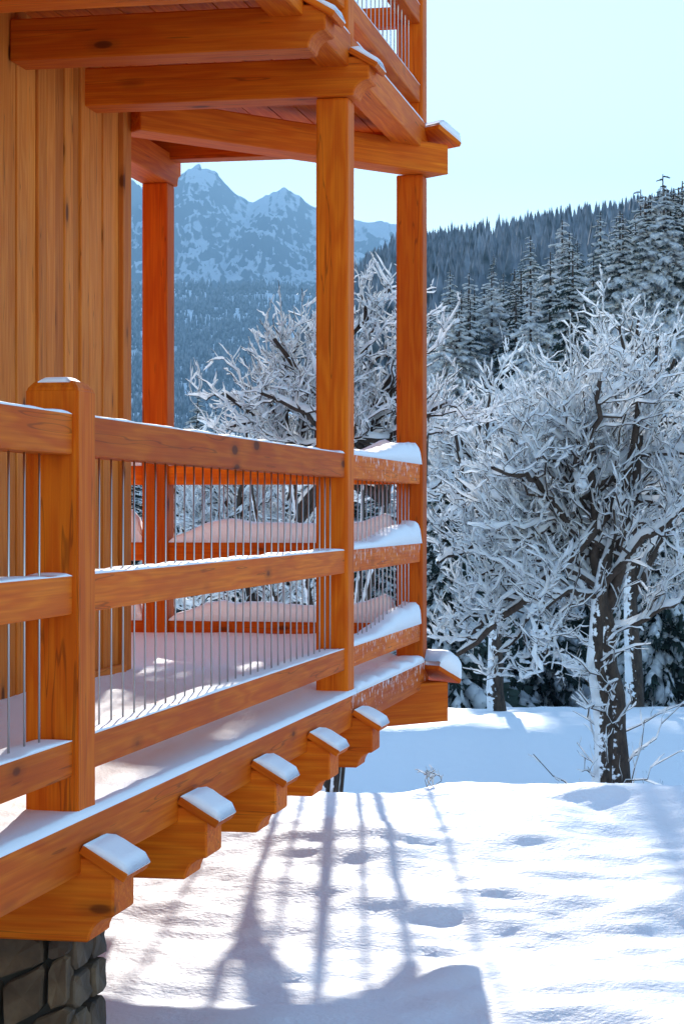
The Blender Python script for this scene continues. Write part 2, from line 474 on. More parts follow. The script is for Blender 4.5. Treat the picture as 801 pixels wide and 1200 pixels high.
def snow_strip(name, p0, p1, width, hfun, parent, base=None, over=0.004, seed=0, crown=0.55, cap0=True, jig=.25):
    """a settled layer of snow lying along the top from p0 to p1 (house frame); hfun(s metres, L) -> thickness"""
    p0 = Vector(p0); p1 = Vector(p1); L = (p1 - p0).length
    d = (p1 - p0).normalized(); side = Vector((0, 0, 1)).cross(d).normalized()
    upv = d.cross(side)
    n = max(6, int(L / 0.035)); m = 9
    r = np.random.default_rng(seed + int(L * 100))
    off = r.random() * 40
    vs = []
    for i in range(n + 1):
        s = L * i / n
        h = max(.004, float(hfun(s, L)) * (1 + jig * (float(vnoise(s * 9 + off, 1.5)) - .5)))
        e = min(1.0, (max(0.0, min(s, L - s)) / (.35 * h + .006)) ** .5) if cap0 else 1.0
        wl = width / 2 + over + h * .06 * (float(vnoise(s * 14 + off, 5.5)) - .3)
        wr = width / 2 + over + h * .06 * (float(vnoise(s * 14 + off, 9.5)) - .3)
        for k in range(m):
            a = math.pi * k / (m - 1)
            cx = math.cos(a); cz = math.sin(a)
            xx = math.copysign(abs(cx) ** .55, cx) * (wl if cx > 0 else wr)
            zz = (abs(cz) ** crown) * h * (.25 + .75 * e) - .004
            zz += (float(vnoise(s * 30 + off, k * 1.3)) - .5) * .12 * h * (1 if 0 < k < m - 1 else 0)
            vs.append(p0 + d * s + side * xx + upv * zz)
    vs = np.array([tuple(v) for v in vs])
    c = vs.mean(0)
    f = grid_faces(n + 1, m)
    faces = [f[:, ::-1]]
    ends = [np.array([list(range(m))]), np.array([list(range(n * m + m - 1, n * m - 1, -1))])]
    close = np.array([[i * m, (i + 1) * m, (i + 1) * m + m - 1, i * m + m - 1] for i in range(n)])
    me = mesh_np('snow_cap', vs - c, faces + ends + [close], M_CAP, True)
    o = link(name, me)
    sub(o, parent, Matrix.Translation(Vector(c)))
    return o

PW = 0.15                                        # post section
POSTS = [-3.77, 0.0, 3.77, 5.91]                 # near faces of the posts along the front
BACKX = (-1.61, -1.46)
UP = 2.97                                        # top of the upper deck
RAILS = [(0.974, 1.087), (0.544, 0.652), (0.108, 0.209)]

def joist_profile(x0, x1, z0, z1, cove):
    """side view, grain along x: square top, coved lower outer corner"""
    pr = [(x0, z0), (x1 - cove, z0)]
    for k in range(1, 7):
        a = math.pi / 2 * k / 6
        pr.append((x1 - cove + cove * (1 - math.cos(a)), z0 + cove * math.sin(a)))
    pr += [(x1, z1), (x0, z1)]
    return pr
def joist(parent, org, ang, x0, x1, z0, z1, w, cove):
    me = prism_mesh(joist_profile(x0, x1, z0, z1, cove), w, M_WOOD)
    o = link('joist', me)
    sub(o, parent, Matrix.Translation(org) @ Matrix.Rotation(ang, 4, 'Z'))
    return o
def cap_board(j, org, ang, zt, w, x0=0.004, run=.125, drop=.075, th=.026, snow=.022):
    """the tilted weather board over a joist end, with its snow"""
    T = Matrix.Translation(org) @ Matrix.Rotation(ang, 4, 'Z')
    a = T @ Vector((x0, 0, zt - th / 2)); b = T @ Vector((x0 + run, 0, zt - drop - th / 2))
    c = beam('cap_board', a, b, w, th, j, M_WOOD, bev=.004)
    nrm = (T.to_3x3() @ Vector((drop, 0, run))).normalized() * (th / 2 + .001)
    vary = .7 + .9 * ((abs(org[1]) * 7.31 + zt) % 1.0)
    if snow > .03: vary = 1.0
    snow_strip('snow_cap', a + nrm, b + nrm, w - .012, lambda s, L: vary * snow * (.55 + .45 * min(1, s / (.4 * L) + .3)), j, seed=int(abs(org[1]) * 50 + zt * 31), crown=.38, jig=.9)
    return c

def head_post(L):
    """short post with a bevelled head, long axis local x"""
    if ('hp', L) in _cache: return _cache[('hp', L)]
    bm = bmesh.new(); h = PW / 2 - .0005
    rings = [(-L / 2, h), (L / 2 - .024, h), (L / 2, h * .74)]
    rv = [[bm.verts.new((x, sy * r, sz * r)) for sy, sz in ((-1, -1), (1, -1), (1, 1), (-1, 1))] for x, r in rings]
    for a, b in zip(rv, rv[1:]):
        for i in range(4): bm.faces.new((a[i], a[(i + 1) % 4], b[(i + 1) % 4], b[i]))
    bm.faces.new(rv[0]); bm.faces.new(rv[-1])
    bmesh.ops.recalc_face_normals(bm, faces=bm.faces[:])
    bmesh.ops.bevel(bm, geom=bm.edges[:], offset=.005, segments=2, affect='EDGES')
    me = bpy.data.meshes.new('post'); bm.to_mesh(me); bm.free(); me.materials.append(M_WOOD)
    _cache[('hp', L)] = me
    return me
def level(z, upper):
    """one balcony: joists, edge timbers, deck boards, posts, railing, snow"""
    jz0, jz1 = (-.285, -.112) if upper else (-.335, -.105)
    cov = .07
    ys = [0.09 - .957 * 6 + .957 * k for k in range(11)] if not upper else [3.83 - .957 * k for k in range(11)]
    outer = 0.008
    for y in ys:
        if not upper and -1.2 < y < -.5: continue
        jj = joist(house, Vector((outer, y, z)), 0, -1.24, .092, jz0, jz1, .185, cov)
        cap_board(jj, Vector((outer, y, z)), 0, -.070, .215)
    # hip joist from the house corner to the balcony corner
    dx, dy = 1.234, 1.53
    ang = math.atan2(dy, dx); Lh = math.hypot(dx, dy)
    corner = Vector((0.0, 5.93, z))
    jj = joist(house, corner, ang, -Lh + .02, .10, jz0, jz1 - .012, .19, .0001)
    cap_board(jj, corner, ang, -.02, .24, x0=.005, run=.165, drop=.085, snow=.15 if not upper else .075)
    # joists of the side that wraps round the back of the house
    for x in (-1.535, -2.6):
        joist(house, Vector((x, 6.06, z)), math.pi / 2, -1.65, .10, jz0, jz1, .17, cov)
    # edge timbers
    th = .14
    r1 = bx('edge_beam', outer - th, outer, -6.6, 3.80, z - .155, z, bev=.01)
    r2 = bx('edge_beam', outer - th, outer, 3.803, 6.06, z - .155, z, bev=.01, mat=M_FROSTWOOD if not upper else M_WOOD)
    r3 = bx('edge_beam', -3.4, outer - th - .003, 5.925, 6.06, z - .155, z, axis='x', bev=.01)
    # deck boards
    n = 8; w = (1.234 - .14) / n
    for i in range(n):
        x0 = -1.234 + i * w
        bx('deck_board', x0 + .003, x0 + w - .003, -6.6, 5.92, z - .045, z - .006, bev=.003)
    for i in range(10):
        y0 = 4.43 + i * .149
        bx('deck_board', -3.4, -1.238, y0 + .003, y0 + .146, z - .045, z - .006, axis='x', bev=.003)
    # posts
    for k, y in enumerate(POSTS):
        tall = (y != 0.0)
        full = (not upper and tall)
        top = (UP - .286) if full else z + 1.175
        if upper: top = z + 1.175 if not tall else z + 2.6
        if full or (upper and tall):
            p = bx('post', -PW, -.001, y, y + PW, z + .001, top, axis='z', bev=.012)
        else:
            prf = head_post(top - z)
            p = link('post', prf)
            m, L = frame((-PW / 2, y + PW / 2, z), (-PW / 2, y + PW / 2, top))
            sub(p, house, m)
            if not upper:
                snow_strip('snow_cap', (-PW * .8, y + PW / 2, top - .001), (-PW * .2, y + PW / 2, top - .001), PW * .76, lambda s, L: .016, p, seed=k)
    bp = bx('post', BACKX[0], BACKX[1], 5.91, 6.06, z + .001, (UP - .286) if not upper else z + 2.6, axis='z', bev=.012)
    bx('post', -3.4, -3.25, 5.91, 6.06, z + .001, (UP - .286) if not upper else z + 2.6, axis='z', bev=.012)
    # rails with their snow
    bays = [(POSTS[i] + PW, POSTS[i + 1]) for i in range(3)]
    for bi, (y0, y1) in enumerate(bays):
        for ri, (z0, z1) in enumerate(RAILS):
            last = bi == 2
            r = bx('rail', -.112, -.016, y0 - .002, y1 + .002, z + z0, z + z1, mat=M_FROSTWOOD if (last and not upper) else M_WOOD, bev=.008)
            if upper and ri == 0: continue
            if last and not upper:
                hf = lambda s, L: .030 + .075 * sstep(.25 * L, .8 * L, s) + .03 * sstep(L - .30, L, s) ** 2
                snow_strip('snow_cap', (-.064, y0 + .004, z + z1), (-.064, y1 - .004, z + z1), .098, hf, r, over=.008, seed=ri + 3, crown=.5)
            else:
                snow_strip('snow_cap', (-.064, y0 + .004, z + z1), (-.064, y1 - .004, z + z1), .09, lambda s, L: .008, r, seed=ri + 11 * bi, crown=.4, jig=1.4)
    for (x0, x1) in ((BACKX[1], -PW), (-3.25, BACKX[0])):
        for ri, (z0, z1) in enumerate(RAILS):
            r = bx('rail', x0 - .002, x1 + .002, 5.935, 6.03, z + z0, z + z1, axis='x', bev=.008)
            hh = (.075, .115, .10)[ri]
            def hf(s, L, hh=hh):
                return hh * (.35 + .65 * sstep(.02, .30, s)) * (1 + .18 * math.sin(s * 3.1 + 1)) + .09 * sstep(L - .40, L, s) ** 1.6
            if not upper:
                snow_strip('snow_cap', (x0 + .004, 5.983, z + z1), (x1 - .004, 5.983, z + z1), .10, hf, r, over=.012, seed=ri + 21, crown=.45)
    # steel rods
    def rod(x, y):
        key = 'rod'
        if key not in _cache:
            bm = bmesh.new(); bmesh.ops.create_cone(bm, cap_ends=True, segments=8, radius1=.0031, radius2=.0031, depth=.86)
            for f in bm.faces: f.smooth = len(f.verts) == 4
            me = bpy.data.meshes.new('baluster'); bm.to_mesh(me); bm.free(); me.materials.append(M_METAL); _cache[key] = me
        o = link('baluster', _cache[key]); sub(o, house, Matrix.Translation((x, y, z + .16 + .43)))
    y = .262
    while y < 3.74: rod(-.064, y); y += .1137
    y = 3.99
    while y < 5.88: rod(-.064, y); y += .1137
    y = -.13
    while y > -3.55: rod(-.064, y); y -= .1137
    x = -.24
    while x > -1.44: rod(x, 5.983); x -= .1137
    x = -1.70
    while x > -3.2: rod(x, 5.983); x -= .1137
    # snow on the edge timber and the deck
    if not upper:
        for k, (a, b) in ((2, (3.925, 5.905)),):
            thick = .036
            snow_strip('snow_cap', (outer - .07, a + .004, z), (outer - .07, b - .004, z), .135, lambda s, L, t=thick: t, r1 if k < 2 else r2, seed=k + 41, crown=.35, jig=1.0)
    else:
        snow_strip('snow_cap', (outer - .07, 3.925, z), (outer - .07, 5.905, z), .135, lambda s, L: .012, r2, seed=57, crown=.35)
        snow_strip('snow_cap', (outer - .07, .155, z), (outer - .07, 3.765, z), .135, lambda s, L: .010, r1, seed=58, crown=.35)

level(0.0, False)
level(UP, True)

# snow lying on the lower deck
def deck_snow():
    xs = np.append(np.arange(-3.40, -.03, .04), [-.012, .002, .0085]); ys = np.arange(-6.6, 5.93, .04)
    X, Y = np.meshgrid(xs, ys, indexing='ij')
    Z = .028 + .05 * (fbm(X * 1.6 + 3, Y * 1.3, 3)) * sstep(-.13, -.45, X) + .09 * sstep(5.1, 5.95, Y) * sstep(-.1, -.4, X) - .014 * sstep(-.4, -.02, X)
    Z = Z + .006 * (fbm(X * 14, Y * 14, 2) - .5)
    Z[-1] = -.008
    f = grid_faces(*X.shape)
    cx = X.ravel()[f].mean(1); cy = Y.ravel()[f].mean(1)
    keep = ~((cx < -1.22) & (cy < 4.42))
    return mesh_np('snow_layer', np.stack([X, Y, Z], -1).reshape(-1, 3), f[keep], M_CAP, True)
ds = link('snow_layer', deck_snow()); sub(ds, house, Matrix.Identity(4))

# cladding wall
WX = -1.234
core = bx('wall', -3.9, WX - .025, -6.8, 4.36, -.16, 5.9, axis='z', bev=0, mat=M_BOARD)
edges = [4.285]
y = 4.285
widths = [.12, .145, .105, .11, .12, .10, .115, .13]
k = 0
while y > -6.6:
    w = widths[k] if k < len(widths) else (.11, .13, .12)[k % 3]
    k += 1
    y0 = y - w
    dpt = (.010, -.002, .006, .0, .008)[k % 5]
    bx('board', WX - .023, WX + dpt, y0 + .003, y - .003, -.02, 5.9, parent=core, mat=M_BOARD, axis='z', bev=.004)
    y = y0
bx('corner_board', WX - .03, WX + .022, 4.288, 4.42, -.02, 5.9, parent=core, mat=M_BOARD, axis='z', bev=.005)
bx('skirting_board', WX + .012, WX + .04, 3.0, 4.283, .0, .085, parent=core, mat=M_BOARD, axis='y', bev=.004)

# stone pier
def pier():
    x0, x1, y0, y1, z0, z1 = -1.5, -.030, .03, .33, -1.45, -.325
    c = bx('stone_pier', x0, x1 - .035, y0 + .035, y1 - .035, z0, z1 - .02, mat=M_MORTAR, axis='z', bev=0)
    r = np.random.default_rng(4)
    def stone(quad, nrm, depth):
        bm = bmesh.new()
        pts = [Vector(q) for q in quad]
        cen = sum(pts, Vector()) / len(pts)
        pts = [cen + (p - cen) * (1 - .010 / max((p - cen).length, .02)) for p in pts]
        n = Vector(nrm)
        # irregular outline: cut corners
        ring = []
        for i, p in enumerate(pts):
            a = pts[i - 1]; b = pts[(i + 1) % len(pts)]
            f1, f2 = r.uniform(.08, .22, 2)
            ring.append(p.lerp(a, f1)); ring.append(p.lerp(b, f2))
            mid = p.lerp(b, .5); ring.append(mid + (mid - cen) * r.uniform(-.05, .06))
        base = [bm.verts.new(p - n * depth) for p in ring]
        fr = [bm.verts.new(p) for p in ring]
        tp = [bm.verts.new(cen + (p - cen) * .90 + n * (.006 + r.uniform(-.005, .007))) for p in ring]
        m = len(ring)
        for i in range(m):
            j = (i + 1) % m
            bm.faces.new((base[i], base[j], fr[j], fr[i])); bm.faces.new((fr[i], fr[j], tp[j], tp[i]))
        cv = bm.verts.new(cen + n * (.006 + r.uniform(-.004, .005)))
        for i in range(m): bm.faces.new((tp[i], tp[(i + 1) % m], cv))
        bmesh.ops.recalc_face_normals(bm, faces=bm.faces[:])
        for v in bm.verts: v.co -= cen
        me = bpy.data.meshes.new('stone'); bm.to_mesh(me); bm.free(); me.materials.append(M_STONE)
        o = link('stone', me); sub(o, c, Matrix.Translation(cen))
    # near face: sloping courses of uneven slabs (u right, v up), sheared upwards to the right
    def P(u, v): return (u, y0, v)
    v = z1 + .10; rows = []
    shear = .42
    row = 0
    while v > z0 - .7:
        h = r.uniform(.075, .15)
        u = x1 + .0 - 0.0
        first = True
        while u > x0 - .05:
            w = r.uniform(.06, .14) if r.random() < .6 else r.uniform(.12, .2)
            if first: w = r.uniform(.07, .13); first = False
            a, b = max(u - w, x0 - .05), u
            def zz(uu, vv): return vv + (uu - x1) * shear
            q = [(a, zz(a, v - h)), (b, zz(b, v - h)), (b, zz(b, v)), (a, zz(a, v))]
            q = [(uu + r.uniform(-.008, .008) if abs(uu - x1) > .01 else uu + r.uniform(-.012, .008), vv + r.uniform(-.01, .01)) for uu, vv in q]
            if min(t[1] for t in q) > z0 - .02 and min(t[1] for t in q) < z1 - .03:
                q = [(uu, min(vv, z1)) for uu, vv in q]
                stone([P(*t) for t in q], (0, -1, 0), .045)
            u = a
        v -= h
    # outer face: three rough quoins high
    v = z1
    while v > z0:
        h = r.uniform(.09, .17)
        a = y0 + .012
        cuts = [a, y0 + r.uniform(.14, .2), y1]
        for i in range(2):
            q = [(x1 + r.uniform(-.004, .004), cuts[i], v - h), (x1, cuts[i + 1], v - h + r.uniform(-.01, .01)), (x1, cuts[i + 1], v), (x1, cuts[i], v)]
            stone(q, (1, 0, 0), .04)
        v -= h
pier()

# ------------------------------------------------------------------ frosted broad-leaved trees
def norm(a): return a / np.maximum(np.linalg.norm(a, axis=-1, keepdims=True), 1e-9)
def tubes(P, R, m, closed_tip=True):
    """P (N,K,3) centre lines, R (N,K) radii -> verts, quads"""
    Nn, K, _ = P.shape
    T = np.empty_like(P)
    T[:, 1:-1] = P[:, 2:] - P[:, :-2]; T[:, 0] = P[:, 1] - P[:, 0]; T[:, -1] = P[:, -1] - P[:, -2]
    T = norm(T)
    ref = np.zeros_like(T); ref[..., 2] = 1
    steep = np.abs(T[..., 2]) > .92
    ref[steep] = (0, 1, 0)
    A = norm(np.cross(T, ref)); B = np.cross(A, T)
    ang = np.arange(m) * 2 * np.pi / m + np.pi / 4
    ring = P[:, :, None] + R[:, :, None, None] * (A[:, :, None] * np.cos(ang)[None, None, :, None] + B[:, :, None] * np.sin(ang)[None, None, :, None])
    V = ring.reshape(-1, 3)
    n = np.arange(Nn)[:, None, None] * K * m
    k = np.arange(K - 1)[None, :, None] * m
    j = np.arange(m)[None, None, :]; j2 = (j + 1) % m
    a = n + k + j; b = n + k + j2
    F = np.stack([a, b, b + m, a + m], -1).reshape(-1, 4)
    return V, F
def polyl(P, K):
    """resample a list of points to K points"""
    P = np.array(P, float); d = np.r_[0, np.cumsum(np.linalg.norm(np.diff(P, axis=0), axis=1))]
    t = np.linspace(0, d[-1], K)
    return np.stack([np.interp(t, d, P[:, i]) for i in range(3)], 1)
def sprout(rng, P, R, per, L, ang, up, K, t0=.2, rr=.55, curl=.15, lenvar=.35):
    """children of every centre line in P"""
    Nn, Kp, _ = P.shape
    idx = np.repeat(np.arange(Nn), per); n = len(idx)
    t = t0 + (1 - t0) * (np.tile(np.arange(per), Nn) + rng.random(n)) / per
    f = t * (Kp - 1); i0 = np.clip(f.astype(int), 0, Kp - 2); w = (f - i0)[:, None]
    pos = P[idx, i0] * (1 - w) + P[idx, i0 + 1] * w
    tan = norm(P[idx, i0 + 1] - P[idx, i0])
    rad = R[idx, i0] * (1 - w[:, 0]) + R[idx, i0 + 1] * w[:, 0]
    rnd = rng.normal(size=(n, 3)); perp = norm(rnd - tan * (rnd * tan).sum(1, keepdims=True))
    a = np.radians(rng.uniform(*ang, n))[:, None]
    d = tan * np.cos(a) + perp * np.sin(a); d[:, 2] += up * rng.uniform(.4, 1.4, n); d = norm(d)
    ln = L * (1 - .45 * t) * rng.uniform(1 - lenvar, 1 + lenvar, n)
    s = np.linspace(0, 1, K)[None, :, None]
    bend = rng.normal(size=(n, 1, 3)) * curl; bend[..., 2] += curl * .8
    C = pos[:, None] + ln[:, None, None] * (d[:, None] * s + bend * s * s)
    C[:, 1:] += rng.normal(size=(n, K - 1, 3)) * (ln[:, None, None] * .05)
    r0 = np.minimum(rad * rr, .03 * ln + .002)
    RR = r0[:, None] * np.linspace(1, .4, K)[None]
    return C, RR
def snow_tubes(rng, C, RR, thick, m=5):
    """rime and settled snow along the upper side of the branches"""
    d = norm(C[:, -1] - C[:, 0]); hor = np.sqrt(np.clip(1 - d[:, 2] ** 2, 0, 1))
    amt = thick * (.42 + .58 * hor) * rng.uniform(.6, 1.4, len(C))
    K = C.shape[1]
    prof = np.array([.6] + [1.0] * (K - 2) + [.35])[None] * rng.uniform(.5, 1.55, (len(C), K))
    sr = amt[:, None] * prof
    CC = C.copy(); CC[..., 2] += RR * .9 + sr * .62
    return CC, sr
def assemble(parts):
    vs, fs, o = [], [], 0
    for v, f in parts:
        vs.append(v); fs.append(f + o); o += len(v)
    return np.concatenate(vs), np.concatenate(fs)

def broadleaf(name, base, stems, limbs, rng, label, per=(11, 7, 4), lens=(.75, .34, .16), thick=(.030, .021, .0135, .010), rs=(.038, .014), group=None, shoots=0, k=1.0, t0=.18):
    """stems: list of (points, r0, r1); limbs: list of point lists"""
    root = empty(name, tuple(base)); b = np.array(base)
    lens = [v * k for v in lens]; thick = [v * k for v in thick]; rs = [v * k for v in rs]
    stems = [(p, r0 * k, r1 * k) for p, r0, r1 in stems]
    tag(root, label, 'tree', group)
    wood, snow, twood = [], [], []
    SP = []
    for pts, r0, r1 in stems:
        P = polyl(pts, 14)[None]; P[0, 1:-1] += rng.normal(size=(12, 3)) * r0 * .12
        R = np.linspace(r0, r1, 14)[None] * rng.uniform(.93, 1.08, (1, 14)); R[0, 0] *= 1.25
        twood.append(tubes(P, R, 12)); SP.append(P)
        # snow plastered on the windward side of the stem
        Q = P.copy(); Q[..., 0] -= R * .62; Q[..., 1] -= R * .35
        snow.append(tubes(Q[:, 1:12], R[:, 1:12] * rng.uniform(.35, .72, (1, 11)), 7))
    LP = np.stack([polyl(l, 12) for l in limbs])
    n = len(LP)
    LP[:, 1:] += np.cumsum(rng.normal(size=(n, 11, 3)) * .022 * k, axis=1)
    ln = np.linalg.norm(LP[:, -1] - LP[:, 0], axis=1)
    LR = np.linspace(rs[0], rs[1], 12)[None] * np.clip(ln / (1.4 * k), .6, 1.3)[:, None]
    wood.append(tubes(LP, LR, 7))
    c, s = snow_tubes(rng, LP, LR, thick[0], 6); snow.append(tubes(c, s, 6))
    B1, R1 = sprout(rng, LP, LR, per[0], lens[0], (25, 75), .25, 7, t0=t0, curl=.16)
    wood.append(tubes(B1, R1, 4)); c, s = snow_tubes(rng, B1, R1, thick[1]); snow.append(tubes(c, s, 5))
    B2, R2 = sprout(rng, B1, R1, per[1], lens[1], (25, 65), .45, 6, t0=.15, curl=.3)
    L2, RL2 = sprout(rng, LP, LR, per[1] * 2, lens[1], (30, 80), .5, 6, t0=max(.1, t0 - .1), curl=.3)
    B2 = np.concatenate([B2, L2]); R2 = np.concatenate([R2, RL2])
    wood.append(tubes(B2, np.maximum(R2, .0036 * k), 3)); c, s = snow_tubes(rng, B2, R2, thick[2]); snow.append(tubes(c, s, 4))
    B3, R3 = sprout(rng, B2, R2, per[2], lens[2], (25, 60), .45, 5, t0=.2, curl=.32)
    c, s = snow_tubes(rng, B3, R3, thick[3]); snow.append(tubes(c, s, 4))
    wood.append(tubes(B3, np.maximum(R3, .0027 * k), 3))
    if shoots:
        st = np.concatenate(SP)
        H, RH = sprout(rng, st[:, :9], np.full((len(st), 9), .02), shoots, .50 * k, (40, 85), .1, 6, t0=.15, curl=.25)
        wood.append(tubes(H, RH, 4)); c, s = snow_tubes(rng, H, RH, thick[2] * .7); snow.append(tubes(c, s, 4))
        H2, RH2 = sprout(rng, H, RH, 4, .18 * k, (25, 60), .25, 4, t0=.25)
        wood.append(tubes(H2, np.maximum(RH2, .002), 3)); c, s = snow_tubes(rng, H2, RH2, thick[3] * .8); snow.append(tubes(c, s, 4))
    for nm, pr, mt in (('trunk', twood, M_TRUNK), ('crown', wood, M_BARK), ('snow_cover', snow, M_TWIGSNOW)):
        v, f = assemble(pr)
        o = link(nm, mesh_np(nm, v - b, f, mt, nm != 'crown'), root)
    return root

def gz(x, y): return float(ground(np.array([x]), np.array([y]))[0])
def seat(xpx, Y):
    x = (xpx - 400.5) / F_PX * Y
    return np.array([x, Y, gz(x, Y)])

def limbs_to(rng, start, targets, Y, depth=1.0, sag=.18):
    out = []
    for tx, ty in targets:
        e = px(tx, ty, Y + rng.uniform(-depth, depth))
        s = np.array(start[rng.integers(len(start))])
        mid = s * .5 + e * .5 + np.array([rng.normal() * .18, rng.normal() * .3, sag + rng.normal() * .15])
        q1 = s * .78 + mid * .22 + np.array([0, 0, .05])
        out.append([s, q1, mid, e * .72 + mid * .28, e])
    return out

# the old fruit tree in front of the bank on the right
YA = 24.0
rng = np.random.default_rng(21)
ba = seat(716, YA); ba[2] -= .05
st = [([ba + (.06, 0, 0), px(722, 850, YA), px(716, 790, YA), px(712, 735, YA), px(700, 660, YA + .1), px(668, 590, YA + .1), px(652, 520, YA)], .105, .03),
      ([ba + (-.09, -.03, 0), px(708, 850, YA - .06), px(700, 790, YA - .06), px(697, 720, YA), px(712, 650, YA - .1), px(742, 580, YA), px(748, 510, YA)], .085, .03)]
starts = [px(712, 745, YA), px(700, 700, YA), px(690, 640, YA + .1), px(715, 650, YA), px(668, 590, YA), px(735, 570, YA)]
tg = [(520, 650), (545, 735), (535, 785), (575, 795), (560, 590), (545, 540), (600, 510), (640, 470), (665, 490), (700, 450), (745, 430), (780, 470), (815, 520), (840, 580), (830, 650), (800, 690), (590, 650), (620, 720), (640, 780), (585, 600), (680, 540), (720, 500), (770, 550), (610, 560), (560, 690)]
broadleaf('fruit_tree', ba, st, limbs_to(rng, starts, tg, YA, 1.3), rng, 'snow laden bare tree with forked dark trunk standing in the open snow', per=(6, 5, 4), lens=(.60, .29, .13), thick=(.027, .018, .0118, .0090), shoots=16, k=1.64)

# the rime covered tree behind the balcony
YB = 17.2
rng = np.random.default_rng(33)
bb = seat(380, YB); bb[2] -= .05
st = [([bb, px(384, 830, YB), px(398, 700, YB), px(400, 600, YB), px(398, 520, YB), px(405, 440, YB)], .085, .02),
      ([bb + (.03, .05, 0), px(402, 820, YB), px(432, 690, YB), px(452, 590, YB), px(462, 490, YB), px(465, 420, YB)], .055, .018),
      ([bb + (-.03, .05, 0), px(376, 830, YB), px(364, 700, YB), px(350, 610, YB), px(338, 530, YB), px(335, 470, YB)], .050, .018),
      ([bb + (.0, .08, 0), px(383, 810, YB + .2), px(380, 700, YB + .3), px(372, 600, YB + .3), px(368, 500, YB + .2), px(372, 430, YB)], .032, .012),
      ([bb + (.04, -.04, 0), px(396, 830, YB - .2), px(415, 740, YB - .3), px(424, 640, YB - .3), px(428, 520, YB - .2), px(432, 420, YB)], .034, .012),
      ([bb + (-.04, -.02, 0), px(366, 840, YB), px(338, 760, YB - .2), px(312, 670, YB - .2), px(296, 580, YB - .2), px(288, 500, YB)], .030, .012),
      ([bb + (.05, .02, 0), px(410, 820, YB), px(456, 750, YB + .2), px(482, 660, YB + .2), px(498, 560, YB), px(502, 470, YB)], .030, .012)]
starts = [px(402, 640, YB), px(398, 560, YB), px(452, 590, YB), px(458, 530, YB), px(350, 610, YB), px(342, 550, YB)]
tg = [(262, 462), (275, 490), (292, 435), (312, 470), (330, 425), (352, 390), (375, 430), (395, 380), (425, 365), (452, 355), (475, 370), (500, 410), (520, 460), (515, 520), (440, 430), (480, 480), (420, 480), (360, 470), (300, 520)]
broadleaf('rimed_tree', bb, st, limbs_to(rng, starts, tg, YB, 1.0, .08), rng, 'rime white bare tree with fanning stems rising behind the balcony railing', per=(5, 5, 3), lens=(.62, .30, .14), thick=(.026, .018, .0125, .0095), k=.92, t0=.42)

YE = 35.0
rng = np.random.default_rng(36)
be = seat(292, YE); be[2] -= .05
st = [([be, px(293, 790, YE), px(290, 720, YE), px(294, 650, YE), px(292, 590, YE)], .10, .03)]
starts = [px(292, 740, YE), px(291, 690, YE), px(293, 640, YE)]
tg = [(205, 600), (220, 560), (245, 540), (270, 530), (300, 525), (325, 545), (350, 560), (380, 590), (385, 650), (210, 660), (240, 620), (340, 620), (230, 720), (360, 710), (300, 600)]
broadleaf('rimed_tree', be, st, limbs_to(rng, starts, tg, YE, 1.5), rng, 'low rime white tree seen between the rails of the balcony', per=(6, 5, 3), lens=(.66, .34, .16), thick=(.031, .025, .018, .014), k=1.45)

# two more behind the fruit tree
YC = 34.0
rng = np.random.default_rng(45)
bc = seat(582, YC); bc[2] -= .05
st = [([bc, px(580, 780, YC), px(584, 680, YC), px(578, 580, YC), px(577, 530, YC), px(575, 480, YC)], .10, .03)]
starts = [px(581, 720, YC), px(582, 640, YC), px(578, 560, YC), px(577, 500, YC)]
tg = [(505, 500), (520, 540), (510, 580), (530, 630), (545, 500), (560, 480), (585, 470), (600, 485), (625, 490), (640, 510), (650, 520), (640, 590), (560, 620), (480, 560)]
broadleaf('rimed_tree', bc, st, limbs_to(rng, starts, tg, YC, 1.8), rng, 'rime white bare tree left behind the fruit tree, beside the corner post', per=(5, 4, 3), lens=(.70, .36, .17), thick=(.032, .024, .0165, .0125), k=1.41)

YD = 36.0
rng = np.random.default_rng(58)
bd = seat(742, YD); bd[2] -= .05
st = [([bd, px(742, 780, YD), px(738, 680, YD), px(741, 580, YD), px(742, 490, YD), px(738, 410, YD)], .11, .03)]
starts = [px(741, 700, YD), px(739, 620, YD), px(741, 540, YD), px(741, 460, YD)]
tg = [(660, 470), (680, 440), (700, 410), (720, 390), (738, 375), (760, 395), (790, 420), (820, 440), (840, 490), (850, 570), (670, 500), (650, 560), (700, 540), (780, 500)]
broadleaf('rimed_tree', bd, st, limbs_to(rng, starts, tg, YD, 1.8), rng, 'tallest rime white bare tree, behind the fruit tree at the right edge', per=(5, 4, 3), lens=(.70, .36, .17), thick=(.032, .024, .0165, .0125), k=1.41)

# small frosted tuft on the snow edge
def tuft(name, base, rng, n, L, label):
    root = empty(name, tuple(base)); b = np.array(base)
    tag(root, label, 'shrub')
    P = np.stack([polyl([b + (rng.normal() * .2 * L, rng.normal() * .2 * L, -.02), b + (rng.normal() * .3 * L, rng.normal() * .3 * L, L * .5), b + (rng.normal() * .45 * L, rng.normal() * .4 * L, L * rng.uniform(.7, 1.2))], 6) for i in range(n)])
    R = np.full((n, 6), .002)
    C, RC = sprout(rng, P, R, 5, L * .4, (25, 60), .3, 4, t0=.3)
    w = assemble([tubes(P, R, 3), tubes(C, np.maximum(RC, .0015), 3)])
    a, s = snow_tubes(rng, P, R, .005); c, t = snow_tubes(rng, C, RC, .004)
    sn = assemble([tubes(a, s, 4), tubes(c, t, 4)])
    link('stem', mesh_np('stem', w[0] - b, w[1], M_BARK), root)
    link('snow_cover', mesh_np('snow_cover', sn[0] - b, sn[1], M_TWIGSNOW, True), root)
rng = np.random.default_rng(3)
tuft('frosted_shrub', seat(502, 12.6), rng, 6, .10, 'tiny frosted shrub on the snow edge below the balcony corner')
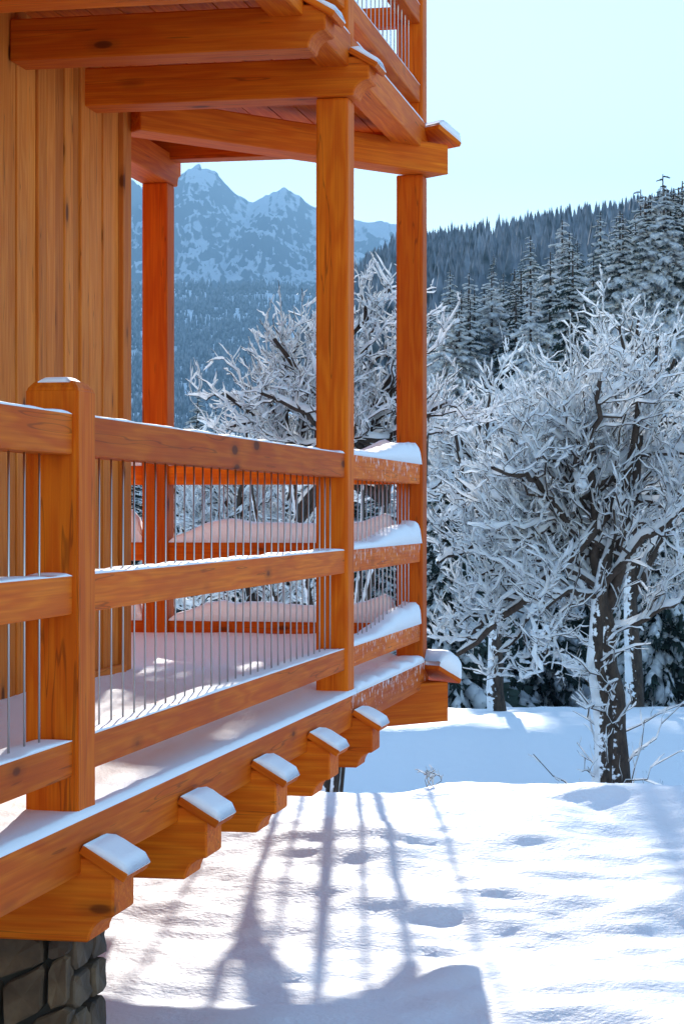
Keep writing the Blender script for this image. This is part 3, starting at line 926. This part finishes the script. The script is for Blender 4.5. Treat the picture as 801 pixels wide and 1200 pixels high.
tuft('frosted_shrub', seat(668, 12.9), rng, 4, .10, 'few frosted stalks poking from the snow left of the tree trunk')
tuft('frosted_shrub', seat(762, 25.2), rng, 9, .8, 'frosted twiggy shrub right of the tree trunk')

# ------------------------------------------------------------------ conifers
def bough_template(rng, heavy):
    """a drooping spruce bough of length 1 along +x: needle sprays and the snow they carry"""
    dv, df, sv, sf = [], [], [], []
    n = 7
    def cz(s): return -.16 * s - .72 * s * s + .24 * s ** 4
    for i in range(n):
        s0 = .06 + .94 * i / n; s1 = .06 + .94 * (i + 1.35) / n
        wd = .30 * (1 - s0) ** .7 + .05
        for sg in (-1, 1):
            o = len(dv)
            y1 = sg * wd * rng.uniform(.7, 1.15); xe = s0 + wd * rng.uniform(.5, 1.0)
            dv += [(s0, 0, cz(s0)), (min(s1, 1.05), 0, cz(min(s1, 1))), (xe, y1, cz(min(s0, 1)) - .09 - .12 * rng.random()), (s0 + .25 * (xe - s0), y1 * .55, cz(s0) - .10 - .08 * rng.random())]
            df += [(o, o + 1, o + 2, o + 3)]
            # a hanging spray
            o = len(dv)
            dv += [(s0, sg * .02, cz(s0)), (s0 + .16, y1 * .5, cz(s0) - .06), (s0 + .10, y1 * .5, cz(s0) - .24 - .1 * rng.random()), (s0 + .02, y1 * .2, cz(s0) - .16)]
            df += [(o, o + 1, o + 2, o + 3)]
            # snow pad on the spray
            if rng.random() < heavy:
                o = len(sv); c = np.array([(s0 + xe) / 2, y1 * .42, cz(s0) - .02]); L = (.12 + .08 * rng.random()) * (1.0 if heavy < .95 else 1.25); W = L * .72; H = .075
                dirv = norm(np.array([xe - s0, y1, -.30])); sd = norm(np.cross((0, 0, 1), dirv))
                for a, b2, h in ((-1, 0, 0), (0, -1, -.3), (1, 0, -.6), (0, 1, -.3), (0, 0, 1), (0, 0, -1)):
                    sv.append(tuple(c + dirv * a * L + sd * b2 * W + np.array([0, 0, h * H]) + rng.normal(size=3) * .006))
                sf += [(o, o + 1, o + 4), (o + 1, o + 2, o + 4), (o + 2, o + 3, o + 4), (o + 3, o, o + 4), (o + 1, o, o + 5), (o + 2, o + 1, o + 5), (o + 3, o + 2, o + 5), (o, o + 3, o + 5)]
        if rng.random() < heavy + .15:
            o = len(sv); c = np.array([s0 + .06, 0, cz(s0) + .012]); L = .12; W = .055 + .03 * rng.random(); H = .05
            for a, b2, h in ((-1, 0, 0), (0, -1, 0), (1, 0, -.6), (0, 1, 0), (0, 0, 1), (0, 0, -1)):
                sv.append(tuple(c + np.array([a * L, b2 * W, h * H]) + rng.normal(size=3) * .006))
            sf += [(o, o + 1, o + 4), (o + 1, o + 2, o + 4), (o + 2, o + 3, o + 4), (o + 3, o, o + 4), (o + 1, o, o + 5), (o + 2, o + 1, o + 5), (o + 3, o + 2, o + 5), (o, o + 3, o + 5)]
    return np.array(dv), np.array(df), np.array(sv), np.array(sf)
def conifer_meshes(seed, heavy, slim, whorls=58, per=8, needle=M_NEEDLE):
    """unit height conifer: trunk, crown, snow_cover meshes"""
    rng = np.random.default_rng(seed)
    tmpl = [bough_template(rng, heavy) for _ in range(4)]
    D, DF, SV, SF = [], [], [], []
    od = os_ = 0
    for w in range(whorls):
        h = .05 + .95 * (w / whorls) ** .92
        R = slim * (1 - h) ** .88 * rng.uniform(.85, 1.1) + .010
        n = max(4, int(per * (1 - .45 * h)))
        ph = rng.random() * 6.28
        for k in range(n):
            dv, df, sv, sf = tmpl[rng.integers(4)]
            a = ph + 6.283 * k / n + rng.normal() * .45
            r = R * rng.uniform(.6, 1.15); zs = r * (1.25 - .55 * h) * rng.uniform(.8, 1.25)
            ys = r * rng.uniform(.65, 1.0) * min(1.4, 6.0 / n)
            ca, sa = math.cos(a), math.sin(a)
            hz = h + rng.uniform(-.6, .6) / whorls
            lift = .30 * h * r
            for src, fs, VL, FL in ((dv, df, D, DF), (sv, sf, SV, SF)):
                if len(src) == 0: continue
                x = src[:, 0] * r; y = src[:, 1] * ys; z = src[:, 2] * zs + hz + lift * src[:, 0]
                VL.append(np.stack([x * ca - y * sa, x * sa + y * ca, z], 1))
                if VL is D: FL.append(fs + od); od += len(src)
                else: FL.append(fs + os_); os_ += len(src)
    # spire
    tr = tubes(np.array([[(0, 0, -.02), (0, 0, .25), (0, 0, .5), (0, 0, .75), (0, 0, 1.0)]], float), np.array([[.016, .013, .009, .005, .001]]), 7)
    me_t = mesh_np('trunk', tr[0], tr[1], M_BARK, True)
    me_c = mesh_np('crown', np.concatenate(D), np.concatenate(DF), needle)
    me_s = mesh_np('snow_cover', np.concatenate(SV), np.concatenate(SF), M_TWIGSNOW)
    return me_t, me_c, me_s
PROTO = {
    'dark': [conifer_meshes(101, .55, .21), conifer_meshes(102, .65, .18)],
    'snowy': [conifer_meshes(103, .95, .21, needle=M_FROSTED), conifer_meshes(104, 1.0, .18, needle=M_FROSTED)],
    'white': [conifer_meshes(105, 1.1, .22, 58, 8, M_RIMED), conifer_meshes(106, 1.1, .25, 58, 8, M_RIMED)],
    'big': [conifer_meshes(107, .34, .22, 46, 9), conifer_meshes(108, .44, .24, 46, 9)],
}
def conifer(kind, pos, h, rng, label, group=None, wide=1.0):
    ms = PROTO[kind][rng.integers(len(PROTO[kind]))]
    root = empty('conifer', tuple(pos), rng.random() * 6.28)
    s = h; root.scale = (s * wide, s * wide, s)
    tag(root, label, 'tree', group)
    for nm, me in zip(('trunk', 'crown', 'snow_cover'), ms):
        link(nm, me, root)
    return root
def conifer_at(kind, tx, ty, h, rng, label, group=None, lo=60, hi=900, wide=1.15):
    """stand a conifer of about height h on the terrain so that its tip shows at photo pixel (tx, ty)"""
    Ys = np.geomspace(lo, hi, 160)
    X = (tx - 400.5) / F_PX * Ys
    gap = CAMZ + (HOR - ty) / F_PX * Ys - ground(X, Ys)
    i = int(np.argmin(np.abs(gap - h)))
    hh = float(np.clip(gap[i], h * .7, h * 1.4))
    return conifer(kind, (X[i], Ys[i], float(ground(X[i:i + 1], Ys[i:i + 1])[0])), hh, rng, label, group, wide)

rng = np.random.default_rng(77)
named = [
    ('white', 783, 238, 17, 'white frosted conifer high on the right slope near the edge'),
    ('dark', 776, 204, 20, 'dark conifer with the highest tip on the right slope'),
    ('snowy', 750, 222, 19, 'snowy conifer just left of the highest dark tip'),
    ('white', 718, 293, 14, 'small bright white conifer low on the right slope'),
    ('dark', 757, 262, 20, 'dark conifer left of the white frosted one near the right edge'),
    ('white', 658, 258, 18, 'pale frosted conifer breaking the skyline of the dark ridge'),
    ('snowy', 703, 248, 19, 'snowy conifer halfway up the right slope, right of the pale one'),
    ('white', 601, 293, 16, 'round topped frosted conifer at the left of the right slope'),
    ('dark', 578, 298, 19, 'dark pointed conifer left of the round topped frosted one'),
    ('white', 549, 320, 16, 'frosted conifer beside the dark pointed one above the bare trees'),
    ('snowy', 527, 316, 20, 'leftmost tall snowy conifer next to the corner post'),
    ('snowy', 621, 276, 19, 'slim snowy conifer behind the round topped frosted one'),
    ('dark', 730, 330, 17, 'dark conifer just below the small bright white one'),
    ('snowy', 232, 457, 12, 'larger of the small snowy conifers seen above the railing at left'),
    ('white', 253, 478, 9, 'smaller pale conifer seen above the railing at left'),
    ('dark', 797, 300, 20, 'dark conifer cut by the right edge of the picture'),
]
for k, x, y, h, lb in named:
    conifer_at(k, x, y, h, rng, lb, 'conifers told apart on the slopes', lo=90, hi=480)
# the rest of the stand on the right slope
GR = 'snowy conifers crowding the right slope'
for i in range(265):
    x = rng.uniform(500, 850)
    top = np.interp(x, [500, 540, 600, 660, 720, 780, 850], [345, 328, 300, 272, 246, 214, 196])
    y = top + abs(rng.normal()) * 70 + 2
    if y > 425: continue
    k = ('dark', 'snowy', 'white')[rng.choice(3, p=[.24, .42, .34])]
    conifer_at(k, x, y, rng.uniform(13, 20), rng, {'dark': 'dark conifer dusted with snow among the crowd on the right slope', 'snowy': 'conifer with snow laden boughs among the crowd on the right slope', 'white': 'conifer frosted white among the crowd on the right slope'}[k], GR, lo=70, hi=460)
# low stand across the valley, seen through the railing
for i in range(34):
    x = rng.uniform(120, 520); y = rng.uniform(478, 540)
    k = ('dark', 'snowy', 'white')[rng.choice(3, p=[.35, .45, .2])]
    conifer_at(k, x, y, rng.uniform(8, 12), rng, {'dark': 'dark conifer across the valley seen past the railing', 'snowy': 'snowy conifer across the valley seen past the railing', 'white': 'white conifer across the valley seen past the railing'}[k], 'conifers across the valley', lo=70, hi=260)
# big spruces just beyond the bank
for x, y, Y, lb in [(150, 520, 47, 'broad spruce farthest left beyond the bank, seen through the railing'), (262, 545, 44, 'broad spruce beyond the bank seen through the middle of the railing'), (345, 560, 50, 'broad spruce beyond the bank behind the middle post'),
                (440, 540, 46, 'broad spruce beyond the bank between the two right posts'), (520, 500, 38, 'dark spruce beyond the bank just right of the corner post'), (553, 560, 43, 'second dark spruce right of the corner post beyond the bank'),
                (632, 540, 45, 'dark spruce beyond the bank behind the middle of the fruit tree'), (700, 520, 48, 'dark spruce beyond the bank behind the fruit tree trunk'), (768, 500, 41, 'dark spruce beyond the bank right of the fruit tree trunk'), (825, 470, 44, 'dark spruce beyond the bank at the right edge')]:
    Y *= 1.35
    X = (x - 400.5) / F_PX * Y; zb = gz(X, Y)
    conifer('big', (X, Y, zb - .2), CAMZ + (HOR - y) / F_PX * Y - zb, rng, lb, 'spruces beyond the bank', wide=1.35)

# far forests: too many and too far to count
def forest(name, pts, hs, rng, label):
    n = len(pts); m = 6
    V = []; F = []
    ang = np.arange(m) * 2 * np.pi / m
    for tier, (z0, z1, r) in enumerate(((.05, .62, .17), (.38, 1.0, .115))):
        a = ang[None] + rng.random((n, 1)) * 6
        rr = r * hs[:, None] * rng.uniform(.6, 1.25, (n, m))
        ring = np.stack([pts[:, None, 0] + rr * np.cos(a), pts[:, None, 1] + rr * np.sin(a), pts[:, None, 2] + hs[:, None] * (z0 + rng.uniform(-.05, .05, (n, m)))], -1)
        tip = pts + np.stack([np.zeros(n), np.zeros(n), hs * z1], -1)
        v = np.concatenate([ring, tip[:, None]], 1)
        V.append(v.reshape(-1, 3))
        o = tier * n * (m + 1)
        i = np.arange(n)[:, None] * (m + 1) + o; j = np.arange(m)[None]
        F.append(np.stack([i + j, i + (j + 1) % m, np.broadcast_to(i + m, (n, m))], -1).reshape(-1, 3))
    o = link(name, mesh_np(name, np.concatenate(V), np.concatenate(F), M_FARFOREST))
    return tag(o, label, 'forest', kind='stuff')
rng = np.random.default_rng(90)
def scatter(n, y0, y1, t0, t1):
    Y = rng.uniform(y0, y1, n); t = rng.uniform(t0, t1, n); X = t * Y
    return np.stack([X, Y, ground(X, Y) - .5], 1)
p = scatter(7000, 330, 790, -.02, .24)
forest('ridge_forest', p, rng.uniform(7, 21, len(p)), rng, 'dark blue conifer forest covering the ridge on the right')
p = scatter(15000, 1150, 3200, -.17, .10)
forest('valley_forest', p, rng.uniform(11, 19, len(p)), rng, 'hazy blue conifer forest at the foot of the mountains')
p = scatter(900, 240, 1100, -.22, -.05)
forest('valley_floor_forest', p, rng.uniform(9, 15, len(p)), rng, 'snowy forest on the valley floor left of the railing')

# ------------------------------------------------------------------ winter haze
def haze():
    bm = bmesh.new(); bmesh.ops.create_cube(bm, size=1)
    lo = np.array((-3900, -450, -45)); hi = np.array((3900, 6900, 1150))
    for v in bm.verts: v.co = Vector((lo + hi) / 2) + Vector([c * s for c, s in zip(v.co, hi - lo)])
    me = bpy.data.meshes.new('haze'); bm.to_mesh(me); bm.free()
    m = bpy.data.materials.new('winter_haze'); m.use_nodes = True
    nt = m.node_tree; nt.nodes.clear()
    out = nt.nodes.new('ShaderNodeOutputMaterial'); pv = nt.nodes.new('ShaderNodeVolumePrincipled')
    pv.inputs['Color'].default_value = (0.34, 0.64, 0.97, 1)
    pv.inputs['Density'].default_value = 2.0e-4
    pv.inputs['Anisotropy'].default_value = 0.0
    nt.links.new(pv.outputs[0], out.inputs['Volume'])
    me.materials.append(m)
    o = link('haze', me); tag(o, 'thin blue winter haze filling the valley', kind='stuff')
haze()
